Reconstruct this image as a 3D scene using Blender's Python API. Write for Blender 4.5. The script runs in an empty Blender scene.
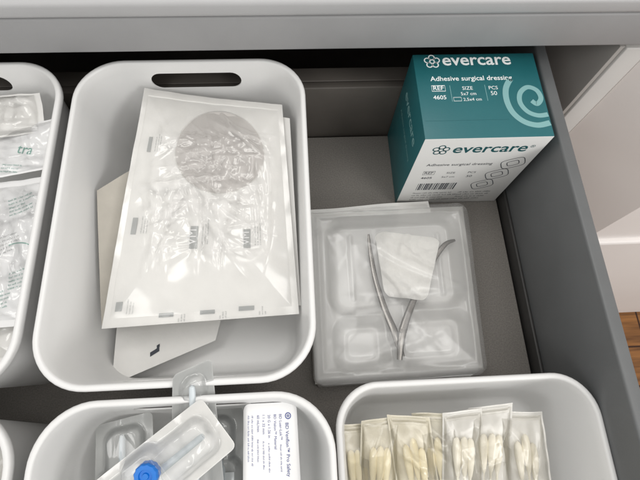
import bpy, bmesh, math, random
from mathutils import Vector, noise, Matrix
S=0.01
random.seed(4)
scene=bpy.context.scene
col=scene.collection
def lin(h):
    h=h.lstrip('#'); c=[int(h[i:i+2],16)/255 for i in (0,2,4)]
    return tuple((x/12.92 if x<=0.04045 else ((x+0.055)/1.055)**2.4) for x in c)+(1,)
# ---------------------------------------------------------------- materials
def pbr(name,c,rough=0.5,metal=0,var=0.0,vscale=30,bump=0.0,bscale=200,spec=0.5,c2=None):
    m=bpy.data.materials.new(name); m.use_nodes=True; nt=m.node_tree; N=nt.nodes; L=nt.links
    b=N['Principled BSDF']; c=lin(c) if isinstance(c,str) else c
    b.inputs['Base Color'].default_value=c; b.inputs['Roughness'].default_value=rough
    b.inputs['Metallic'].default_value=metal; b.inputs['Specular IOR Level'].default_value=spec
    tc=N.new('ShaderNodeTexCoord')
    if var>0:
        n=N.new('ShaderNodeTexNoise'); n.inputs['Scale'].default_value=vscale; n.inputs['Detail'].default_value=3
        r=N.new('ShaderNodeValToRGB'); r.color_ramp.elements[0].position=.3; r.color_ramp.elements[1].position=.7
        a=tuple(max(0,x*(1-var)) for x in c[:3])+(1,); d=tuple(min(1,x*(1+var)) for x in c[:3])+(1,)
        if c2: a=lin(c2)
        r.color_ramp.elements[0].color=a; r.color_ramp.elements[1].color=d
        L.new(tc.outputs['Object'],n.inputs['Vector']); L.new(n.outputs['Fac'],r.inputs['Fac']); L.new(r.outputs['Color'],b.inputs['Base Color'])
        rr=N.new('ShaderNodeMapRange'); rr.inputs[3].default_value=max(0.02,rough-.08); rr.inputs[4].default_value=min(1,rough+.08)
        L.new(n.outputs['Fac'],rr.inputs[0]); L.new(rr.outputs[0],b.inputs['Roughness'])
    if bump>0:
        n2=N.new('ShaderNodeTexNoise'); n2.inputs['Scale'].default_value=bscale; n2.inputs['Detail'].default_value=2
        bp=N.new('ShaderNodeBump'); bp.inputs['Strength'].default_value=bump; bp.inputs['Distance'].default_value=0.001
        L.new(tc.outputs['Object'],n2.inputs['Vector']); L.new(n2.outputs['Fac'],bp.inputs['Height']); L.new(bp.outputs['Normal'],b.inputs['Normal'])
    return m
def film(name,c='#f4f5f5',base=0.12,rough=0.12,fres=1.5):
    m=bpy.data.materials.new(name); m.use_nodes=True; nt=m.node_tree; N=nt.nodes; L=nt.links
    b=N.new('ShaderNodeBsdfDiffuse'); out=N['Material Output']; N.remove(N['Principled BSDF'])
    b.inputs['Color'].default_value=lin(c)
    g=N.new('ShaderNodeBsdfGlossy'); g.inputs['Roughness'].default_value=rough; g.inputs['Color'].default_value=(1,1,1,1)
    t=N.new('ShaderNodeBsdfTransparent'); t.inputs['Color'].default_value=(.99,.99,.99,1)
    m1=N.new('ShaderNodeMixShader'); m1.inputs[0].default_value=base
    L.new(t.outputs[0],m1.inputs[1]); L.new(b.outputs[0],m1.inputs[2])
    fr=N.new('ShaderNodeFresnel'); fr.inputs['IOR'].default_value=1.5
    mu=N.new('ShaderNodeMath'); mu.operation='MULTIPLY'; mu.inputs[1].default_value=fres; mu.use_clamp=True
    L.new(fr.outputs[0],mu.inputs[0])
    m2=N.new('ShaderNodeMixShader'); L.new(mu.outputs[0],m2.inputs[0]); L.new(m1.outputs[0],m2.inputs[1]); L.new(g.outputs[0],m2.inputs[2])
    L.new(m2.outputs[0],out.inputs['Surface'])
    return m
M=dict(
 bin=pbr('white_plastic','#e9e9e8',.38,var=.015,vscale=12,bump=.05,bscale=500),
 mat=pbr('drawer_mat','#7b7772',.75,var=.2,vscale=650,bump=.5,bscale=1200),
 dark=pbr('drawer_metal','#666869',.42,var=.06,vscale=20,bump=.1,bscale=900),
 back=pbr('drawer_back','#5c5752',.5,var=.06,vscale=20,bump=.08,bscale=900),
 black=pbr('dark_gap','#242221',.6,var=.1),
 rail=pbr('rail_grey','#383736',.5,var=.1),
 gap=pbr('cabinet_inside','#4a4541',.6,var=.1),
 counter=pbr('counter_metal','#9f9fa0',.5,var=.03,vscale=25,bump=.15,bscale=1500),
 countl=pbr('counter_top_edge','#b7b7b8',.45,var=.02,vscale=25,bump=.1,bscale=1500),
 cab=pbr('cabinet_grey','#b3b0ac',.5,var=.04,vscale=12),
 cabl=pbr('cabinet_light','#d3d1ce',.5,var=.03,vscale=12),
 wall=pbr('wall_paint','#faf5f2',.7,var=.012,vscale=5,bump=.1,bscale=150),
 paper=pbr('sterile_paper','#efeeeb',.7,var=.02,vscale=60,bump=.12,bscale=300),
 papery=pbr('paper_cream','#e9e4d4',.75,var=.04,vscale=80,bump=.3,bscale=400),
 paperg=pbr('paper_grey','#b9b4aa',.75,var=.05,vscale=50,bump=.2,bscale=250),
 paperd=pbr('paper_neutral_grey','#c4c5c3',.7,var=.04,vscale=50,bump=.1,bscale=250),  # greyer paper behind most cannula packs
 paperw=pbr('label_white','#f1f1f1',.5,var=.01,vscale=50,bump=.05),
 teal=pbr('box_teal','#22666c',.42,var=.03,vscale=30,bump=.05,bscale=400),
 teald=pbr('print_teal','#1d5c61',.5),
 teall=pbr('print_light_teal','#82b0b1',.5),
 white=pbr('print_white','#f0f5f5',.5),
 boxw=pbr('box_white','#eeeeec',.45,var=.01,vscale=30,bump=.05,bscale=400),
 ink=pbr('ink_dark','#3a3f48',.6), inkg=pbr('ink_grey','#aeb0af',.6), green=pbr('ink_green','#74a598',.6),
 navy=pbr('ink_navy','#5a6499',.6),
 metal=pbr('steel','#7b7874',.27,metal=1,var=.1,vscale=60),
 gauze=pbr('gauze','#ecebe7',.9,var=.02,vscale=200,bump=.35,bscale=700),
 cotton=pbr('cotton','#f6f1e2',.95,var=.02,vscale=150,bump=.25,bscale=700),
 cottony=pbr('cotton_cream','#f2e8c8',.95,var=.02,vscale=150,bump=.25,bscale=700),
 blue=pbr('blue_plastic','#0f74d0',.3), clearw=pbr('milky_plastic','#eef2f3',.25), needle=pbr('needle_cover','#d3dbdf',.25),
 film=film('clear_film',base=.05,rough=.15,fres=1.5),
 filmc=film('crinkled_film',base=.06,rough=.16,fres=1.5),
 wrap=film('clear_wrap',base=.10,rough=.24,fres=1.2),
 filmh=film('milky_film',base=.32,rough=.22,fres=1.0),
 filmy=film('yellowed_film',c='#efe9d6',base=.12,rough=.18,fres=1.1),
 blister=film('blister_plastic',c='#eef2f3',base=.08,rough=.13,fres=1.6),
 tray=film('tray_plastic',c='#f1f0ec',base=.44,rough=.2,fres=1.4),
 cup=film('cup_plastic',c='#d6d1cd',base=.55,rough=.45,fres=.5),
)
def wood():
    m=bpy.data.materials.new('wood_planks'); m.use_nodes=True; nt=m.node_tree; N=nt.nodes; L=nt.links; b=N['Principled BSDF']
    tc=N.new('ShaderNodeTexCoord'); mp=N.new('ShaderNodeMapping'); mp.inputs['Scale'].default_value=(3,40,1)
    n=N.new('ShaderNodeTexNoise'); n.inputs['Scale'].default_value=2; n.inputs['Detail'].default_value=8
    r=N.new('ShaderNodeValToRGB'); r.color_ramp.elements[0].color=lin('#65401f'); r.color_ramp.elements[1].color=lin('#a9743f')
    r.color_ramp.elements[0].position=.3; r.color_ramp.elements[1].position=.7
    br=N.new('ShaderNodeTexBrick'); br.inputs['Scale'].default_value=1; br.inputs['Brick Width'].default_value=1.1; br.inputs['Row Height'].default_value=.12; br.inputs['Mortar Size'].default_value=.003
    br.inputs['Color1'].default_value=(1,1,1,1); br.inputs['Color2'].default_value=(.75,.75,.75,1); br.inputs['Mortar'].default_value=(.15,.1,.08,1)
    mx=N.new('ShaderNodeMix'); mx.data_type='RGBA'; mx.blend_type='MULTIPLY'; mx.inputs[0].default_value=1
    L.new(tc.outputs['Object'],mp.inputs['Vector']); L.new(mp.outputs[0],n.inputs['Vector']); L.new(n.outputs['Fac'],r.inputs['Fac']); L.new(tc.outputs['Object'],br.inputs['Vector'])
    L.new(r.outputs[0],mx.inputs[6]); L.new(br.outputs['Color'],mx.inputs[7]); L.new(mx.outputs[2],b.inputs['Base Color']); b.inputs['Roughness'].default_value=.35
    return m
M['wood']=wood()
# ---------------------------------------------------------------- helpers
def link(o): col.objects.link(o); return o
def thing(name,loc,label,cat,group=None):
    e=bpy.data.objects.new(name,None); e.location=Vector(loc)*S; e.empty_display_size=.01; link(e)
    e['label']=label; e['category']=cat
    if group: e['group']=group
    return e
def mesh(name,V,F,mat,parent=None,smooth=True,sharp=35,mats=None):
    off=(parent.location/S) if parent else Vector((0,0,0))
    me=bpy.data.meshes.new(name); me.from_pydata([((Vector(v)-off)*S)[:] for v in V],[],F)
    for m in (mats or [mat]): me.materials.append(m)
    me.update()
    if smooth:
        me.shade_smooth()
        if sharp<180: me.set_sharp_from_angle(angle=math.radians(sharp))
    o=bpy.data.objects.new(name,me); link(o)
    if parent: o.parent=parent
    return o
def box_geo(x0,x1,y0,y1,z0,z1,bev=0.0,seg=2):
    bm=bmesh.new(); bmesh.ops.create_cube(bm,size=1)
    for v in bm.verts: v.co=Vector(((x0+x1)/2+v.co.x*(x1-x0),(y0+y1)/2+v.co.y*(y1-y0),(z0+z1)/2+v.co.z*(z1-z0)))
    if bev: bmesh.ops.bevel(bm,geom=bm.edges[:],offset=bev,segments=seg,affect='EDGES',profile=.5)
    bm.verts.ensure_lookup_table(); V=[v.co.copy() for v in bm.verts]; F=[[v.index for v in f.verts] for f in bm.faces]; bm.free(); return V,F
def box(name,a,mat,parent=None,bev=.1,seg=2):
    V,F=box_geo(*a,bev=bev,seg=seg); return mesh(name,V,F,mat,parent,sharp=50)
def ring(cx,cy,hx,hy,r,z,n=10):
    r=min(r,hx-.01,hy-.01); P=[]
    for (sx,sy,a0) in ((1,1,0),(-1,1,90),(-1,-1,180),(1,-1,270)):
        for i in range(n+1):
            a=math.radians(a0+90*i/n); P.append((cx+sx*(hx-r)+r*math.cos(a),cy+sy*(hy-r)+r*math.sin(a),z))
    return P
def loft(rings,cap0=True,cap1=True):
    V=[];F=[];n=len(rings[0])
    for R in rings: V+=R
    for k in range(len(rings)-1):
        for i in range(n):
            j=(i+1)%n; F.append([k*n+i,k*n+j,(k+1)*n+j,(k+1)*n+i])
    if cap0: F.append(list(range(n))[::-1])
    if cap1: F.append([ (len(rings)-1)*n+i for i in range(n)])
    return V,F
def tube(path,rad,n=12,flat=1.0):
    V=[];F=[];P=[Vector(p) for p in path]
    for k,p in enumerate(P):
        d=(P[min(k+1,len(P)-1)]-P[max(k-1,0)]).normalized(); s=d.cross(Vector((0,0,1)))
        if s.length<.01: s=Vector((1,0,0))
        s.normalize(); t=s.cross(d)
        r=rad[k] if isinstance(rad,(list,tuple)) else rad
        for i in range(n):
            a=2*math.pi*i/n; V.append(p+s*r*math.cos(a)+t*r*flat*math.sin(a))
    for k in range(len(P)-1):
        for i in range(n):
            j=(i+1)%n; F.append([k*n+i,k*n+j,(k+1)*n+j,(k+1)*n+i])
    F.append(list(range(n))[::-1]); F.append([(len(P)-1)*n+i for i in range(n)])
    return V,F
def join(*gs):
    V=[];F=[]
    for v,f in gs:
        o=len(V); V+=list(v); F+=[[i+o for i in q] for q in f]
    return V,F
def smoothpath(pts,n=6):
    P=[Vector(p) for p in pts]; out=[]
    for i in range(len(P)-1):
        p0=P[max(i-1,0)];p1=P[i];p2=P[i+1];p3=P[min(i+2,len(P)-1)]
        for k in range(n):
            t=k/n; out.append(.5*((2*p1)+(p2-p0)*t+(2*p0-5*p1+4*p2-p3)*t*t+(3*p1-p0-3*p2+p3)*t**3))
    out.append(P[-1]); return out
def lerpr(r,n):
    out=[]
    for i in range(len(r)-1):
        for k in range(n): out.append(r[i]+(r[i+1]-r[i])*k/n)
    out.append(r[-1]); return out
def nz(x,y,s,seed): return noise.noise(Vector((x*s+seed*5.3,y*s+seed*1.7,seed)))
def folds(W,H,seed,n,amp,wd,box=None,crisp=False):
    """long straight-ish creases, as in slack plastic film"""
    R=random.Random(seed); L=[]
    for k in range(n):
        x0,x1,y0,y1=box or (0,W,0,H)
        cx,cy=R.uniform(x0,x1),R.uniform(y0,y1); a=R.choice((R.gauss(1.45,.35),R.gauss(.3,.5),R.uniform(0,3.1)))
        L.append((cx,cy,math.cos(a),math.sin(a),R.uniform(.12,.42)*max(x1-x0,y1-y0),R.uniform(.4,1)*wd,R.uniform(.35,1)*amp*R.choice((1,1,-.6))))
    def f(x,y):
        z=0
        for cx,cy,c,s,l,w,a in L:
            dx,dy=x-cx,y-cy; t=(dx*c+dy*s)/l
            if abs(t)>=1: continue
            d=-dx*s+dy*c+.35*math.sin(t*2.2+cx); q=1-abs(d)/(w*(1.15-abs(t)*.5))
            if q>0: z+=a*(q*q if crisp else q*q*(3-2*q))*(1-t*t)
        return z
    return f
class Patch:
    def __init__(s,TL,TR,BR,BL,h=None):
        s.c=[Vector(q) for q in (TL,TR,BR,BL)]; s.W=((s.c[1]-s.c[0]).length+(s.c[2]-s.c[3]).length)/2; s.H=((s.c[3]-s.c[0]).length+(s.c[2]-s.c[1]).length)/2
        s.n=(s.c[1]-s.c[3]).cross(s.c[0]-s.c[2]).normalized()
        if s.n.z<0: s.n=-s.n
        s.h=h or (lambda x,y:0)
    def at(s,u,v,off=0):
        a,b,c,d=s.c; p=(a*(1-u)+b*u)*(1-v)+(d*(1-u)+c*u)*v
        return p+s.n*(s.h(u*s.W,v*s.H)+off)
def patch(name,P,mat,parent,nu=40,nv=40,off=0,u0=0,u1=1,v0=0,v1=1,hf=None,rr=0):
    V=[];F=[]
    for j in range(nv+1):
        for i in range(nu+1):
            u=u0+(u1-u0)*i/nu; v=v0+(v1-v0)*j/nv
            if rr:
                a=(u-(u0+u1)/2)/((u1-u0)/2); b=(v-(v0+v1)/2)/((v1-v0)/2)
                rx=rr/P.W*2/(u1-u0); ry=rr/P.H*2/(v1-v0)
                ex=max(0,(abs(a)-(1-rx))/rx); ey=max(0,(abs(b)-(1-ry))/ry)
                if ex>0 and ey>0:
                    m=max(ex,ey); l=math.hypot(ex,ey); k=m/l
                    a=math.copysign(1-rx+rx*ex*k,a); b=math.copysign(1-ry+ry*ey*k,b)
                    u=(u0+u1)/2+a*(u1-u0)/2; v=(v0+v1)/2+b*(v1-v0)/2
            V.append(P.at(u,v,off+(hf(i/nu,j/nv,u*P.W,v*P.H) if hf else 0)))
    for j in range(nv):
        for i in range(nu):
            a=j*(nu+1)+i; F.append([a,a+nu+1,a+nu+2,a+1])
    return mesh(name,V,F,mat,parent,sharp=180)
_tc={}
def text2d(s,width=None,height=None,bold=0,align='L'):
    k=(s,bold)
    if k not in _tc:
        cu=bpy.data.curves.new('t','FONT'); cu.body=s; cu.size=1; cu.offset=bold; cu.resolution_u=3
        o=bpy.data.objects.new('t',cu); link(o); bpy.context.view_layer.update()
        dg=bpy.context.evaluated_depsgraph_get(); me=bpy.data.meshes.new_from_object(o.evaluated_get(dg))
        V=[(v.co.x,v.co.y) for v in me.vertices]; F=[list(p.vertices) for p in me.polygons]
        bpy.data.objects.remove(o); bpy.data.curves.remove(cu); bpy.data.meshes.remove(me); _tc[k]=(V,F)
    V,F=_tc[k]; x0=min(v[0] for v in V); x1=max(v[0] for v in V)
    sc=width/(x1-x0) if width else height/.72
    w=(x1-x0)*sc; ox=0 if align=='L' else -w/2
    return [((x-x0)*sc+ox,y*sc) for x,y in V],F
def xf2(g,dx=0,dy=0,rot=0):
    c,s=math.cos(rot),math.sin(rot); return [(x*c-y*s+dx,x*s+y*c+dy) for x,y in g[0]],g[1]
def rect2(x,y,w,h): return [(x,y),(x+w,y),(x+w,y+h),(x,y+h)],[[0,1,2,3]]
def stroke2(pts,w,closed=False):
    V=[];F=[];n=len(pts)
    for i in range(n):
        a=pts[(i-1)%n] if closed or i>0 else pts[i]; b=pts[(i+1)%n] if closed or i<n-1 else pts[i]
        dx,dy=b[0]-a[0],b[1]-a[1]; l=math.hypot(dx,dy) or 1; nx,ny=-dy/l*w/2,dx/l*w/2
        V+=[(pts[i][0]+nx,pts[i][1]+ny),(pts[i][0]-nx,pts[i][1]-ny)]
    for i in range(n if closed else n-1):
        j=(i+1)%n; F.append([2*i,2*i+1,2*j+1,2*j])
    return V,F
def circ2(cx,cy,r,w,n=24,a0=0,a1=360):
    full=(a1-a0)>=360
    pts=[(cx+r*math.cos(math.radians(a0+(a1-a0)*i/(n if full else n-1))),cy+r*math.sin(math.radians(a0+(a1-a0)*i/(n if full else n-1)))) for i in range(n)]
    return stroke2(pts,w,full)
def flower2(cx,cy,r,w):
    gs=[circ2(cx+r*.62*math.cos(a),cy+r*.62*math.sin(a),r*.36,w,14) for a in [math.radians(90+72*i) for i in range(5)]]
    return join(*gs)
def lines2(w,n,lh,seed=0,fill=.32):
    # rows of tiny letter-like strokes, too small to read
    R=random.Random(seed); gs=[]
    for k in range(n):
        x=0; end=w*R.uniform(.6,1)
        while x<end:
            for q in range(R.randint(2,7)):
                cw=lh*R.uniform(.16,.3); hh=lh*R.choice((fill,fill,fill*1.5))
                gs.append(rect2(x,-k*lh,cw*.35,hh)); 
                if R.random()<.6: gs.append(rect2(x+cw*.35,-k*lh+R.choice((0,.5,.9))*lh*fill*.9,cw*.45,lh*.08))
                x+=cw
            x+=lh*.25
    return join(*gs)
def on_patch(name,P,g,u0,v0,mat,parent,rot=0,off=.05):
    V,F=xf2(g,0,0,rot); return mesh(name,[P.at(u0+x/P.W,v0-y/P.H,off) for x,y in V],F,mat,parent,smooth=False)
def on_plane(name,o,ex,ey,g,mat,parent,off=.012):
    o=Vector(o);ex=Vector(ex);ey=Vector(ey);n=ex.cross(ey)
    return mesh(name,[o+ex*x+ey*y+n*off for x,y in g[0]],g[1],mat,parent,smooth=False)
# ---------------------------------------------------------------- setting
V=[(-300,-300,-90),(400,-300,-90),(400,300,-90),(-300,300,-90)]
fl=mesh('floor',V,[[0,1,2,3]],M['wood'],smooth=False); fl['kind']='structure'
w=thing('wall',(39,24,-90),'plain white painted wall with a thicker lower ledge','wall')
def prism(poly,z0,z1):
    return loft([[(x,y,z0) for x,y in poly],[(x,y,z1) for x,y in poly]])
V,F=prism([(39,34.2),(49,24),(250,24),(250,60),(39,60)],-17,160); mesh('wall_surface',V,F,M['wall'],w,smooth=False)  # slanted corner is invented so the wall's side catches light
V,F=loft([[(x,y,z) for x,y in [(39.1,33.2+i),(48.7,23+i),(250,23+i),(250,60),(39.1,60)]] for z,i in ((-89.9,0),(-17.6,0),(-17.25,.15),(-17.1,.5))]); mesh('baseboard',V,F,M['wall'],w,smooth=False)
c=thing('cabinet',(-10,60,-90),'grey metal cabinet with thick countertop above the open drawer','cabinet')
V,F=box_geo(-70,38.9,33.4,95,17.2,21.35,.25,3); mesh('fascia',V,F,M['counter'],c)
V,F=box_geo(-70,38.9,33.25,95.1,21.4,23.2,.5,4); mesh('countertop',V,F,M['countl'],c)
V,F=box_geo(-69,38.5,34.6,94,16.3,17.15,.1); mesh('countertop_rail',V,F,M['black'],c)
box('side_panel',(35.8,38.6,33.9,94,-89.9,16.25),M['cabl'],c,.15)
box('side_panel',(-60,-57,33.9,94,-89.9,16.25),M['cabl'],c,.15)
box('inner_panel',(35.2,35.77,34.2,91,-20,16.2),M['cab'],c,.05)
box('back_panel',(-56.9,35.1,92,93.5,-89.8,16.2),M['gap'],c,.05)
box('inner_shelf',(-56.9,35.1,36,91.9,-5,-3.5),M['gap'],c,.05)
d=thing('drawer',(-10,0,-2),'open dark grey metal drawer lined with a speckled mat','drawer')
box('drawer_base',(-48.95,26.95,-30,34.55,-1.6,-.4),M['black'],d,.05)
box('drawer_mat',(-48.2,26.4,-29.5,34.3,-.38,0),M['mat'],d,.08)
box('side_wall',(27,28.3,-30,60,-1.8,14.5),M['dark'],d,.25,3)
box('side_wall',(-50.3,-49,-30,60,-1.8,14.5),M['dark'],d,.25,3)
box('wall_rail',(26.6,26.98,-29.8,34.4,-.3,1.9),M['rail'],d,.12)
box('back_wall',(-48.95,26.95,34.6,35.6,-1.6,9.8),M['back'],d,.15)
box('back_wall_flange',(-48.9,26.9,35.65,37.6,9.0,9.8),M['back'],d,.1)
box('front_panel',(-52,30,-32,-30.05,-6,17),M['dark'],d,.3)
# ---------------------------------------------------------------- bins
def make_bin(sx,sy,h,r,slot):
    prof=[(3.0,0),(2.1,0.02),(1.75,.25),(1.6,.8),(.62,h-1.7),(.5,h-1.0),(.16,h-.92),(.03,h-.75),(0,h-.5),(0,h-.22),(.06,h-.08),(.17,h),(.40,h),(.5,h-.06),(.56,h-.2),(.7,h-1.2),(1.78,1.3),(1.95,.75),(2.3,.42),(3.1,.33),(5,.3)]
    R=[ring(0,0,sx/2-i,sy/2-i,max(1.2,r-i*.8),z,12) for i,z in prof]
    V,F=loft(R)
    me=bpy.data.meshes.new('storage_bin'); me.from_pydata([(Vector(v)*S)[:] for v in V],[],F)
    o=bpy.data.objects.new('tmp',me); link(o)
    bm=bmesh.new(); bm.from_mesh(me); bmesh.ops.recalc_face_normals(bm,faces=bm.faces[:]); bm.to_mesh(me); bm.free()
    if slot:
        hw=4.9; zc=h-2.5; hh=1.1; pts=[]; L=max(sx,sy)
        for a0,cx in ((-90,hw-hh),(90,-(hw-hh))):
            for i in range(13):
                a=math.radians(a0+180*i/12); pts.append((cx+hh*math.cos(a),zc+hh*math.sin(a)))
        v,f=loft([[(x,-L,z) for x,z in pts],[(x,L,z) for x,z in pts]]); m2=bpy.data.meshes.new('c'); m2.from_pydata([(Vector(q)*S)[:] for q in v],[],f)
        bm=bmesh.new(); bm.from_mesh(m2); bmesh.ops.recalc_face_normals(bm,faces=bm.faces[:]); bm.to_mesh(m2); bm.free()
        cu=bpy.data.objects.new('c',m2); link(cu)
        md=o.modifiers.new('b','BOOLEAN'); md.operation='DIFFERENCE'; md.object=cu; md.solver='EXACT'
    bpy.context.view_layer.update(); dg=bpy.context.evaluated_depsgraph_get()
    m3=bpy.data.meshes.new_from_object(o.evaluated_get(dg))
    bpy.data.objects.remove(o)
    if slot: bpy.data.objects.remove(cu)
    m3.materials.clear(); m3.materials.append(M['bin']); m3.shade_smooth(); m3.set_sharp_from_angle(angle=math.radians(40))
    m3.name='storage_bin'
    return m3
mb=make_bin(23.7,33.2,14.5,4.8,True); ms=make_bin(24.2,17,10.5,4.0,False)
def put_bin(me,x,y,label,rz=0):
    o=bpy.data.objects.new('storage_bin',me); o.location=Vector((x,y,0.02))*S; o.rotation_euler[2]=math.radians(rz); link(o)
    o['label']=label; o['category']='storage bin'; o['group']='white plastic storage bins in the drawer'
put_bin(mb,-10.5,18.4,'tall white plastic bin with handle slot holding large sterile pouches')
put_bin(mb,-35.3,18.4,'tall white plastic bin with handle slot holding green printed packets')
put_bin(mb,-9.4,-15.5,'tall white plastic bin holding cannula packs')
put_bin(mb,-34.2,-15.6,'tall white plastic bin at the drawer edge')
put_bin(ms,14.9,-6.9,'low white plastic bin holding cotton swab pouches')
# ---------------------------------------------------------------- dressing box
bx0,bx1,by0,by1,bz=12.9,26.1,23.9,34.4,15.3
b=thing('dressing_box',((bx0+bx1)/2,(by0+by1)/2,0),'teal and white cardboard box of adhesive surgical dressings','box')
V,F=box_geo(bx0,bx1,by0,by1,.05,bz,.12,2)
me=mesh('carton',V,F,None,b,mats=[M['teal'],M['boxw']],sharp=30)
for p in me.data.polygons:
    if p.normal.y<-.6: p.material_index=1
X=(1,0,0);Y=(0,1,0);Z=(0,0,1)
def T(name,o,ex,ey,g,mat,off=.012): return on_plane(name,o,ex,ey,g,M[mat],b,off)
zt=bz
T('carton_seam',(bx0+.3,26.0,zt),X,Y,rect2(0,0,8.6,.03),'teald',.008)
T('printed_text',(16.0,32.9,zt),X,Y,text2d('evercare',width=7.4,bold=.016),'white')
T('printed_logo',(14.9,33.4,zt),X,Y,flower2(0,0,.85,.13),'white')
T('printed_text',(14.4,30.9,zt),X,Y,text2d('Adhesive surgical dressing',width=8.7,bold=.012),'white')
g=join(stroke2([(0,0),(1.4,0),(1.4,.7),(0,.7)],.07,True),xf2(text2d('REF',width=1.1,bold=.012),.15,.15),xf2(text2d('4605',width=1.35,bold=.01),0,-1.0),
 xf2(text2d('SIZE',width=1.1),3.2,.12),xf2(text2d('5x7 cm',width=1.6),2.95,-.55),xf2(text2d('2,5x4 cm',width=1.9),3.1,-1.25),xf2(stroke2([(0,0),(.8,0),(.8,.45),(0,.45)],.05,True),2.1,-1.25),
 xf2(text2d('PCS',width=.95),6.0,.12),xf2(text2d('50',width=.65),6.1,-.6))
T('printed_text',(14.4,29.6,zt),X,Y,g,'white')
for xx in (16.3,20.0):
    T('printed_line',(xx,28.3,zt),X,Y,rect2(0,0,.05,2),'teall')
def sp2(l): return [tuple(q)[:2] for q in smoothpath([(x,y,0) for x,y in l],8)]
# one thick looping ribbon: down the outer side, round, and curling inwards
T('printed_ornament',(0,0,zt),X,Y,stroke2(sp2([(22.9,31.0),(22.2,29.8),(22.0,28.3),(22.35,26.8),(23.3,25.7),(24.6,25.25),(25.95,25.5)]),.62),'teall')
T('printed_ornament',(0,0,zt),X,Y,stroke2(sp2([(25.95,26.5),(24.9,26.4),(23.9,26.9),(23.35,28.0),(23.6,29.2),(24.5,29.9),(25.4,29.5),(25.65,28.5),(25.1,27.8),(24.6,28.2)]),.52),'teall',.016)
yf=by0
def Fp(name,x,z,g,mat): return on_plane(name,(x,yf,z),X,Z,g,M[mat],b)
Fp('printed_text',16.4,12.6,text2d('evercare',width=7.9,bold=.014),'teald')
Fp('printed_text',24.45,13.3,text2d('\u00ae',width=.5),'teald')
Fp('printed_logo',15.1,13.2,flower2(0,0,.9,.14),'teald')
Fp('printed_text',14.4,9.9,text2d('Adhesive surgical dressing',width=7.4,bold=.006),'ink')
g=join(stroke2([(0,0),(1.3,0),(1.3,.8),(0,.8)],.07,True),xf2(text2d('REF',width=1.0,bold=.01),.15,.2),xf2(text2d('4605',width=1.3,bold=.01),0,-1.0),
 xf2(text2d('SIZE',width=1.0),2.7,.15),xf2(text2d('5x7 cm',width=1.5),2.4,-.8),xf2(text2d('PCS',width=.9),5.2,.15),xf2(text2d('50',width=.65),5.3,-.8))
Fp('printed_text',14.5,7.9,g,'ink')
R=random.Random(3); gs=[];x=0
while x<4.6:
    ww=R.choice((.06,.1,.16)); gs.append(rect2(x,0,ww,1.7)); x+=ww+R.choice((.06,.1,.14))
Fp('barcode',14.6,4.0,join(*gs),'ink')
Fp('printed_text',14.5,3.0,lines2(5.5,4,.62,5),'ink')
def dressing(cx,cy,s=1,a=.45):
    o=[(math.copysign(abs(math.cos(t))**.5,math.cos(t))*1.25*s,math.copysign(abs(math.sin(t))**.5,math.sin(t))*1.0*s) for t in [2*math.pi*i/28 for i in range(28)]]
    return xf2(join(stroke2(o,.09,True),stroke2([(x*.5,y*.5) for x,y in o],.09,True)),cx,cy,a)
Fp('printed_drawing',23.2,9.0,join(dressing(.9,1.1),dressing(.1,-1.4),dressing(-.7,-3.9)),'ink')
Fp('printed_text',20.2,3.0,lines2(4.2,4,.62,9),'ink')
on_plane('printed_text',(bx0,32.5,10.9),(0,-1,0),Z,text2d('evercare',width=6.8,bold=.014),M['teall'],b)
on_plane('printed_text',(bx0,32.4,8.3),(0,-1,0),Z,text2d('Adhesive surgical dressing',width=7.0),M['teall'],b)
# ---------------------------------------------------------------- packs on the mat
u=thing('sterile_pack',(11,12,0),'flat white paper sterile pack lying under the clear tray pack','sterile pack')
P=Patch((1.2,23.2,.6),(17,23.8,1.0),(19.0,2.0,.9),(1.4,2.0,.6),lambda x,y:.25*nz(x,y,.15,3))
patch('paper_backing',P,M['paper'],u,50,50)
fd=folds(P.W,P.H,3,14,.25,1.2)
patch('clear_film',P,M['film'],u,60,60,off=.08,u0=.02,u1=.98,v0=.02,v1=.98,hf=lambda i,j,x,y:.3*(min(1,min(i,1-i,j,1-j)*8))**.5+fd(x,y))
t=thing('procedure_tray_pack',(10.5,12,1.2),'clear plastic tray pack with steel forceps and white gauze','tray pack')
TP=Patch((1.3,21.9,1.7),(20.9,22.2,1.7),(20.0,1.9,1.7),(1.2,1.5,1.7))
def sbox(x,y,x0,x1,y0,y1,r,soft):
    cx,cy=(x0+x1)/2,(y0+y1)/2; dx=abs(x-cx)-(x1-x0)/2+r; dy=abs(y-cy)-(y1-y0)/2+r
    d_=math.hypot(max(dx,0),max(dy,0))+min(max(dx,dy),0)-r
    t_=max(0,min(1,.5-d_/soft)); return t_*t_*(3-2*t_)
ft=folds(19.6,20.2,77,26,.14,1.3)
def trayh(i,j,x,y):
    z=1.8
    c1=sbox(x,y,2.6,17.4,1.6,12.4,1.8,1.5); c2=sbox(x,y,2.9,8.2,13.6,18.6,1.2,1.5); c3=sbox(x,y,9.2,17.4,13.3,18.7,1.4,1.5); c4=sbox(x,y,8.4,11.3,9.5,16.5,1.2,1.4)
    z-=1.45*max(c1,c2,c3,c4*.95)
    e=min(x,19.1-x,y,20-y); z-=1.4*max(0,1-e/.5)**2
    z+=.22*math.exp(-((e-1.1)/.25)**2)
    z+=.3*sbox(x,y,4.8,5.2,3,11,.2,.5)*c1+.3*sbox(x,y,15.4,15.8,3.2,11,.25,.5)*c1
    z+=.22*sbox(x,y,3.9,7.2,14.6,17.6,.8,.6)*c2+.22*sbox(x,y,10.4,16.2,14.4,17.6,.8,.6)*c3
    z+=.1*nz(x,y,.25,6)+ft(x,y)*.5
    return z
patch('tray',TP,M['tray'],t,170,170,hf=trayh,rr=1.3)
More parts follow.
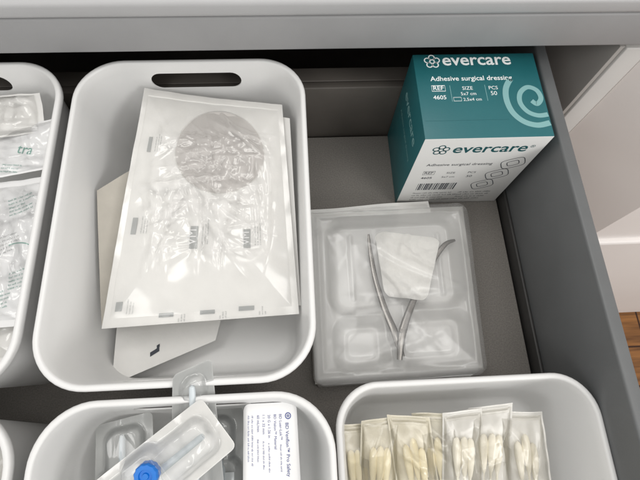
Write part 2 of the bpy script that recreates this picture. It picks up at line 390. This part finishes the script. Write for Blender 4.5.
LP=Patch((1.5,21.7,1.62),(20.7,21.9,1.62),(19.8,2.1,1.62),(1.4,1.8,1.62))
patch('paper_lid',LP,M['paperw'],t,20,20,hf=lambda i,j,x,y:.1*nz(x,y,.3,8),rr=1)
zt=2.7
n=8
arm1=smoothpath([(8.5,18.7,zt+.4),(8.6,16.3,zt+.1),(8.9,13.2,zt),(9.6,9.6,zt+.25),(10.4,6.9,zt+.5),(11.0,4.3,zt+.3)],n)
arm2=smoothpath([(18.9,17.6,zt+.3),(17.4,16.9,zt+.5),(15.2,14.2,zt+.35),(13.0,10.6,zt+.6),(11.3,7.2,zt+.8),(10.6,4.0,zt+.5)],n)
g=join(tube(arm1,lerpr([.12,.26,.32,.38,.44,.28],n),12,.3),tube(arm2,lerpr([.14,.3,.32,.36,.46,.3],n),12,.3),tube([(11.05,7.0,zt+.4),(11.05,7.0,zt+1.15)],.22,14))
mesh('forceps',g[0],g[1],M['metal'],t,sharp=60)
GP=Patch((9.2,18.9,3.2),(17.0,17.8,3.5),(14.3,10.2,3.5),(9.7,11.1,3.0))
fg=folds(GP.W,GP.H,6,24,.3,1.0)
patch('gauze',GP,M['gauze'],t,90,90,hf=lambda i,j,x,y:.1+.15*(max(0,min(1,min(i,1-i,j,1-j)*9)))**.6+.28*nz(x,y,.45,9)+max(-.15,fg(x,y))+.1*math.sin(x*.9+y*.3)+.12*abs(math.sin(x*1.1-y*.5)),rr=.9)
WP=Patch((1.4,21.9,3.6),(20.8,22.1,3.6),(19.9,2.0,3.5),(1.3,1.6,3.5))
fw=folds(WP.W,WP.H,91,20,.28,1.6)
patch('clear_wrap',WP,M['wrap'],t,110,110,off=.05,hf=lambda i,j,x,y:.95*(max(0,min(1,min(i,1-i,j,1-j)*4)))**.7+fw(x,y)*.6+.1*nz(x,y,.2,3),rr=1.3)
# ---------------------------------------------------------------- big bin pouches
G='sterile pouches stacked in the tall bin'
def pouch(label,P,paper='paper',fl='film',pil=.8,cr=.25,seed=1,off=.12,name='sterile_pouch',cat='sterile pouch',group=G,m=.045,n_=60,nf=16,wd=1.3,fbox=None,fine=0,crisp=False,soft=6,extra=None):
    e=thing(name,P.at(.5,.5),label,cat,group)
    patch('paper_backing',P,M[paper],e,n_,n_)
    fd=folds(P.W,P.H,seed,nf,cr,wd,fbox,False); f2=folds(P.W,P.H,seed+1,fine,cr*.4,wd*.4,fbox,crisp); ex=extra or (lambda x,y:0)
    if fl: patch('clear_film',P,M[fl],e,n_+60,n_+60,off=off,u0=m,u1=1-m,v0=m,v1=1-m,hf=lambda i,j,x,y:(min(1,min(i,1-i,j,1-j)*soft))**.8*(pil+fd(x,y)+f2(x,y)+ex(x,y)+.25*cr*nz(x,y,.5,seed)))
    return e
P3=Patch((-20.0,15.5,3.2),(-6.2,20.5,3.0),(-9.3,7.0,3.0),(-20.0,2.9,2.9),lambda x,y:.25*nz(x,y,.12,8))
e=pouch('matte white paper pouch with its slanted corner showing underneath',P3,'paper',None)
on_patch('printed_mark',P3,join(rect2(-.5,-.2,1.1,.5),rect2(.3,.3,.35,.35)),.38,.88,M['ink'],e,rot=.2,off=.05)
P2=Patch((-20.9,22.2,9.7),(-9,31.5,8.6),(-3.5,11,4.8),(-20.2,8.5,6.4),lambda x,y:.3*nz(x,y,.12,2)+.04*nz(x,y,.6,2))
e=pouch('greyish beige paper pouch turned beneath the top pouch',P2,'paperg',None)
P1b=Patch((-15.2,33.2,11.0),(-.4,30.4,9.9),(.1,9.6,7.1),(-19.0,9.4,7.0),lambda x,y:.3*nz(x,y,.12,21))
e=pouch('thin white pouch lying directly below the top pouch',P1b,'paper',None)
P1=Patch((-16.2,33.5,11.8),(-1.2,31.8,10.6),(-.1,8.6,7.8),(-19.7,8.0,7.6),lambda x,y:.4*nz(x,y,.1,12)+.08*nz(x,y,.5,3))
RV=random.Random(8); LV=[(RV.uniform(2.5,15),RV.uniform(3,12),RV.uniform(15,22),RV.uniform(.25,.5),RV.uniform(.12,.26),RV.uniform(-.06,.06)) for _ in range(9)]
def vfold(x,y):
    z=0
    for cx,y0,y1,wd_,a,sl in LV:
        if y0<y<y1:
            q=1-abs(x-cx-sl*(y-y0)-.15*math.sin(y*.5+cx))/wd_
            if q>0: z+=a*q*q*math.sin(math.pi*(y-y0)/(y1-y0))
    return z
e=pouch('large peel pouch with flat round plastic disc and slack film',P1,'paper','filmc',.55,.36,14,n_=160,nf=34,wd=1.3,fbox=(2,16,4,18),fine=110,crisp=True,soft=3.5,m=.035,extra=vfold)
def disc_dome(P,u0,v0,r,prof):
    V=[];F=[];n=64
    for (k,z) in prof:
        for i in range(n):
            a=2*math.pi*i/n; V.append(P.at(u0+k*r*math.cos(a)/P.W,v0+k*r*.95*math.sin(a)/P.H,z))
    for q in range(len(prof)-1):
        for i in range(n):
            j=(i+1)%n; F.append([q*n+i,q*n+j,(q+1)*n+j,(q+1)*n+i])
    F.append([(len(prof)-1)*n+i for i in range(n)])
    return V,F
v,f=disc_dome(P1,.56,.26,5.1,[(1.0,.12),(.995,.2),(.98,.25),(.95,.27),(.9,.27),(.8,.27),(.5,.27),(.2,.27)])
mesh('plastic_disc',v,f,M['cup'],e,sharp=180)
for (u_,v_,ww,hh) in ((.43,.65,.75,2.4),(.735,.66,.7,2.1),(.085,.6,.5,1.7),(.07,.92,.6,.9),(.32,.965,1.3,.4),(.53,.965,1.3,.4),(.73,.96,1.4,.45),(.1,.25,.4,1.7)):
    on_patch('printed_mark',P1,rect2(-ww/2,-hh/2,ww,hh),u_,v_,M['inkg'],e,off=.06)
    if ww<1.5 and hh>2.0: on_patch('printed_mark',P1,xf2(text2d('VM',width=hh*.7,bold=0,align='C'),0,0,math.pi/2),u_+.012,v_,M['paperw'],e,off=.1)
    on_patch('printed_text',P1,xf2(lines2(min(3,hh*1.2),3,.26,int(ww*77)),0,0,math.pi/2),u_+.03+ww/2/P1.W,v_+.03,M['inkg'],e,off=.06)
for (a0,a1,b0,b1) in ((.0,.035,0,1),(.965,1,0,1),(.035,.965,.0,.03),(.035,.965,.965,1)):
    patch('sealed_edge',P1,M['film'],e,12 if a1-a0<.5 else 60,60 if a1-a0<.5 else 12,off=.07,u0=a0,u1=a1,v0=b0,v1=b1)
# ---------------------------------------------------------------- left bin packets
G='green printed packets in the tall bin'
kw=dict(group=G,name='dressing_packet',cat='packet')
PL=Patch((-42,14,6.5),(-25.2,15,7.5),(-26.5,5.5,6.5),(-42,5,6),lambda x,y:.3*nz(x,y,.2,1))
e=pouch('white dressing packet at the bottom of the stack',PL,'paper','film',.4,.35,21,fine=20,**kw)
PL=Patch((-41,23.3,8.0),(-24.9,24.4,9.2),(-25.8,8.6,8.0),(-41,8,7.5),lambda x,y:.5*nz(x,y,.2,5)+.15*nz(x,y,.6,2))
e=pouch('white dressing packet with small green print and crinkled film',PL,'paperw','film',.5,.5,22,nf=34,fine=50,**kw)
for k,(u_,v_) in enumerate(((.66,.15),(.62,.42),(.75,.66),(.86,.2),(.64,.8))):
    on_patch('printed_text',PL,lines2(2.6,5,.42,k),u_,v_,M['green'] if k%2==0 else M['inkg'],e,rot=.25,off=.06)
on_patch('printed_text',PL,circ2(0,0,2.6,.1,30,-30,110),.78,.62,M['green'],e,off=.06)
PL=Patch((-41,28.0,9.4),(-24.7,30.6,10.8),(-24.9,24.9,10.1),(-41,22.6,9.2),lambda x,y:.35*nz(x,y,.25,9)+.1*nz(x,y,.7,2))
e=pouch('white dressing packet with green letters',PL,'paperw','film',.4,.3,23,nf=14,fine=30,**kw)
on_patch('printed_text',PL,text2d('tra',width=1.7,bold=0),.70,.55,M['green'],e,rot=-.3,off=.06)
on_patch('printed_text',PL,lines2(3.0,3,.36,3),.62,.76,M['green'],e,rot=-.25,off=.06)
PL=Patch((-41,33.0,10.4),(-27.5,33.3,11.6),(-26.8,29.0,10.6),(-41,27.4,9.8),lambda x,y:.4*nz(x,y,.25,4)+.1*nz(x,y,.8,2))
e=pouch('plain white crumpled packet at the back of the stack',PL,'paper','film',.4,.35,29,nf=14,fine=30,**kw)
# ---------------------------------------------------------------- cannula bin
G='cannula packs in the tall bin'
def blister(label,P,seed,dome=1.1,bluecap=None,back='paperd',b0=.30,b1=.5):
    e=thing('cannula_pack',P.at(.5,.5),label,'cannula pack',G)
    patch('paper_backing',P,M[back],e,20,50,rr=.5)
    fo=folds(P.W,P.H,seed,14,.12,.8)
    def hf(i,j,x,y):
        d_=sbox(x,y,1.0,P.W-1.0,.9,P.H-.9,.9,.7)*(.85+.12*math.cos(y*1.1))
        d_=max(d_*.85,sbox(x,y,.35,P.W-.35,P.H*b0,P.H*b1,.9,.6))
        return dome*d_+.05*nz(x,y,.8,seed)+fo(x,y)*(.3+d_*.7)
    patch('clear_blister',P,M['blister'],e,60,140,off=.08,hf=hf,rr=.5)
    bc=(b0+b1)/2+.02
    pts=[P.at(.5,v_,.5) for v_ in (.10,.12,bc-.14,bc-.08,bc-.06,bc+.02,bc+.08,bc+.1,bc+.2,.9)]
    g=tube(smoothpath(pts,3),lerpr([.12,.26,.3,.32,.5,.5,.45,.3,.3,.22],3),14); mesh('cannula_body',g[0],g[1],M['needle'],e)
    wv=[P.at(.5+x/P.W,bc+y/P.H,.45+z) for z in (0,.12) for x,y in ((-1.3,-.5),(1.3,-.5),(1.3,.5),(-1.3,.5))]
    mesh('wing',wv,[[3,2,1,0],[4,5,6,7],[0,1,5,4],[1,2,6,5],[2,3,7,6],[3,0,4,7]],M['clearw'],e,smooth=False)
    if bluecap:
        u_,v_=bluecap; c0=P.at(u_,v_,1.2); nn=P.n; V=[];F=[]
        a=nn.orthogonal().normalized(); b_=nn.cross(a); n=48
        prof=[(1.0,-.3),(1.0,.45),(.93,.55),(.6,.55),(.55,.4),(.3,.4),(.25,.52),(.05,.52)]
        for r_,z_ in prof:
            for i in range(n):
                an=2*math.pi*i/n; rr=r_*(1.0+(.05 if (i%4<2 and r_>.9) else 0)); V.append(c0+nn*z_+(a*math.cos(an)+b_*math.sin(an))*rr*.88)
        for q in range(len(prof)-1):
            for i in range(n):
                j=(i+1)%n; F.append([q*n+i,q*n+j,(q+1)*n+j,(q+1)*n+i])
        F.append([(len(prof)-1)*n+i for i in range(n)])
        mesh('blue_cap',V,F,M['blue'],e)
    return e
blister('clear blister cannula pack lying flat beneath the others',Patch((-18.9,-.9,8.2),(-13.8,.1,8.6),(-12.8,-14,7.0),(-18.2,-14,6.8)),3)
blister('clear blister cannula pack with its tip resting on the rim',Patch((-10.4,2.7,15.1),(-7.3,3.9,15.3),(-6.8,-9,8.6),(-11.6,-9.5,8.5)),5,dome=.7)
blister('clear blister cannula pack standing beside the carton',Patch((-9.6,.1,8.0),(-5.6,.1,8.2),(-5.4,-14,7.2),(-9.8,-14,7.0)),15)
e=blister('long clear blister cannula pack with a blue round cap',Patch((-8.1,.9,14.9),(-5.4,-2.9,13.6),(-17.1,-11.4,11.3),(-20.0,-7.2,12.0)),8,bluecap=(.40,.42),dome=1.4,back='paper',b0=.34,b1=.56)
PW=Patch((-5.1,.25,12.3),(-.6,.25,12.4),(-.2,-15.5,11.6),(-5.2,-15.5,11.4))
e=thing('cannula_pack',PW.at(.5,.5),'white labelled cannula carton with dark blue vertical print','cannula pack',G)
patch('label',PW,M['paperw'],e,30,60,rr=.6,hf=lambda i,j,x,y:-.25*(1-min(1,min(x,PW.W-x)/.4))**2)
V,F=loft([ [tuple(PW.at(.5+x/PW.W/1,.5+y/PW.H,-.9+z)) for x,y,z in ring(0,0,PW.W/2-i_,PW.H/2-i_,.6,z_,6)] for i_,z_ in ((.3,0),(.05,.2),(.05,.55),(.12,.66))])
mesh('carton',V,F,M['clearw'],e)
def pt(s,u_,v_,w_,m_='navy',bold=0): on_patch('printed_text',PW,xf2(text2d(s,width=w_,bold=bold),0,0,-math.pi/2),u_,v_,M[m_],e,off=.03)
pt('BD Venflon\u2122 Pro Safety',.78,.105,4.1,bold=.004)
pt('BD Luer-Lok\u2122',.67,.06,2.0)
pt('BD Vialon\u2122 Material',.57,.06,2.7)
pt('20 G x 1.26 in',.46,.06,1.8)
pt('1.1 x 32 mm',.36,.06,1.5)
pt('60 mL/min',.26,.06,1.3)
on_patch('printed_logo',PW,join(circ2(0,0,.23,.085,20),circ2(0,0,.08,.07,12)),.835,.07,M['navy'],e,off=.03)
for k,(u_,v_,w_) in enumerate(((.67,.21,2.0),(.46,.2,2.4),(.36,.19,2.8),(.26,.18,2.4),(.16,.06,5),(.09,.06,4))):
    on_patch('printed_text',PW,xf2(lines2(w_,1,.3,k+5),0,0,-math.pi/2),u_,v_,M['navy'],e,off=.03)
P5=Patch((-31,-1,9),(-24.6,-1.2,9.5),(-25,-12,8),(-31,-12,8),lambda x,y:.3*nz(x,y,.2,5))
pouch('clear crinkled pouch in the corner bin',P5,'paperg','filmh',.7,.35,31,group=None)
# ---------------------------------------------------------------- swab pouches
G='cotton swab pouches in the low bin'
specs=[(4.9,-2.0,3.6,7.4,.03,.0),(7.2,-1.6,3.7,7.8,-.08,.35),(9.7,-1.5,4.0,7.9,.10,.8),(12.3,-1.4,4.3,8.0,.05,.1),(14.8,-1.3,3.9,8.3,-.05,.6),(17.6,-1.0,4.2,8.4,-.08,.1),(20.5,-1.7,4.4,7.9,.06,.5)]
for k,(x,y,w_,z,tilt,lift) in enumerate(specs):
    sx=tilt*11; sl=tilt*2.0
    P=Patch((x-w_/2,y+sl,z+lift),(x+w_/2,y-sl,z+lift+.25*((k%2)*2-1)),(x+w_/2+sx,y-11,z-3.4+lift),(x-w_/2+sx,y-11,z-3.6+lift),lambda a,c_,k=k:.2*nz(a,c_,.5,k))
    e=thing('swab_pouch',P.at(.5,.5),'small clear peel pouch with cream cotton swabs','swab pouch',G)
    patch('paper_backing',P,M['papery' if k<4 else 'paper'],e,24,50)
    cm=M['cottony'] if k<4 else M['cotton']
    for q in range(3):
        u_=(.31,.5,.68)[q]+.015*((k*7+q*3)%3-1); dv=(.03,.0,.05)[q]+.014*((k*5+q*2)%4)
        pts=[P.at(u_+(.5-u_)*v_*.35,v_+dv,.34+.12*(q==1)) for v_ in (.165,.175,.19,.22,.26,.31,.36,.41,.46,.52,.9)]
        g=tube(smoothpath(pts,4),lerpr([.05,.2,.3,.37,.4,.39,.34,.27,.18,.1,.09],4),18,.85); mesh('cotton_swab',g[0],g[1],cm,e)
    fd=folds(P.W,P.H,k+60,9,.18,.7,None,False)
    patch('clear_film',P,M['filmy'],e,50,100,off=.05,u0=.04,u1=.96,v0=.03,v1=.98,hf=lambda i,j,a,c_:(min(1,min(i,1-i,j,1-j)*4))**.8*(.9+fd(a,c_)))
    for (a0,a1,b0,b1) in ((0,.1,0,1),(.9,1,0,1),(.1,.9,0,.07)):
        patch('sealed_edge',P,M['filmy'],e,8,40,off=.04,u0=a0,u1=a1,v0=b0,v1=b1,hf=lambda i,j,a,c_:.02*math.sin(c_*18))
# ---------------------------------------------------------------- light
wd=bpy.data.worlds.new('World'); scene.world=wd; wd.use_nodes=True
wd.node_tree.nodes['Background'].inputs[0].default_value=(1,.985,.96,1); wd.node_tree.nodes['Background'].inputs[1].default_value=.56
def area(loc,tgt,sx,sy,e,c=(1,1,1)):
    l=bpy.data.lights.new('ceiling_or_fill_light','AREA'); l.shape='RECTANGLE'; l.size=sx*S; l.size_y=sy*S; l.energy=e; l.color=c
    o=bpy.data.objects.new('ceiling_or_fill_light',l); o.location=Vector(loc)*S; o.rotation_euler=(Vector(tgt)-Vector(loc)).to_track_quat('-Z','Y').to_euler(); link(o)
area((-30,50,190),(0,15,0),120,40,8.2,(1,.98,.95))
area((60,-20,190),(0,15,0),40,120,6.8,(1,.98,.95))
area((-90,-70,150),(40,30,0),60,60,4.5,(1,.985,.96))  # added fill lamp from the left, lightens the side face of the wall
area((130,-110,110),(70,25,-30),70,70,12,(1,.985,.965))  # added fill lamp aimed at the wall to brighten it
# ---------------------------------------------------------------- camera
cam=bpy.data.cameras.new('camera'); co=bpy.data.objects.new('camera',cam); link(co)
fwd=Vector((.05,.341,-.94)).normalized(); right=Vector((1,-.05,.035)); right=(right-fwd*right.dot(fwd)).normalized(); up=right.cross(fwd)
co.matrix_world=Matrix(((right.x,up.x,-fwd.x,0),(right.y,up.y,-fwd.y,0),(right.z,up.z,-fwd.z,53.2*S),(0,0,0,1)))
cam.lens=36*450/640; cam.sensor_width=36; cam.clip_start=.01; cam.clip_end=50
scene.camera=co
scene.view_settings.view_transform='Standard'; scene.view_settings.look='None'; scene.view_settings.exposure=0
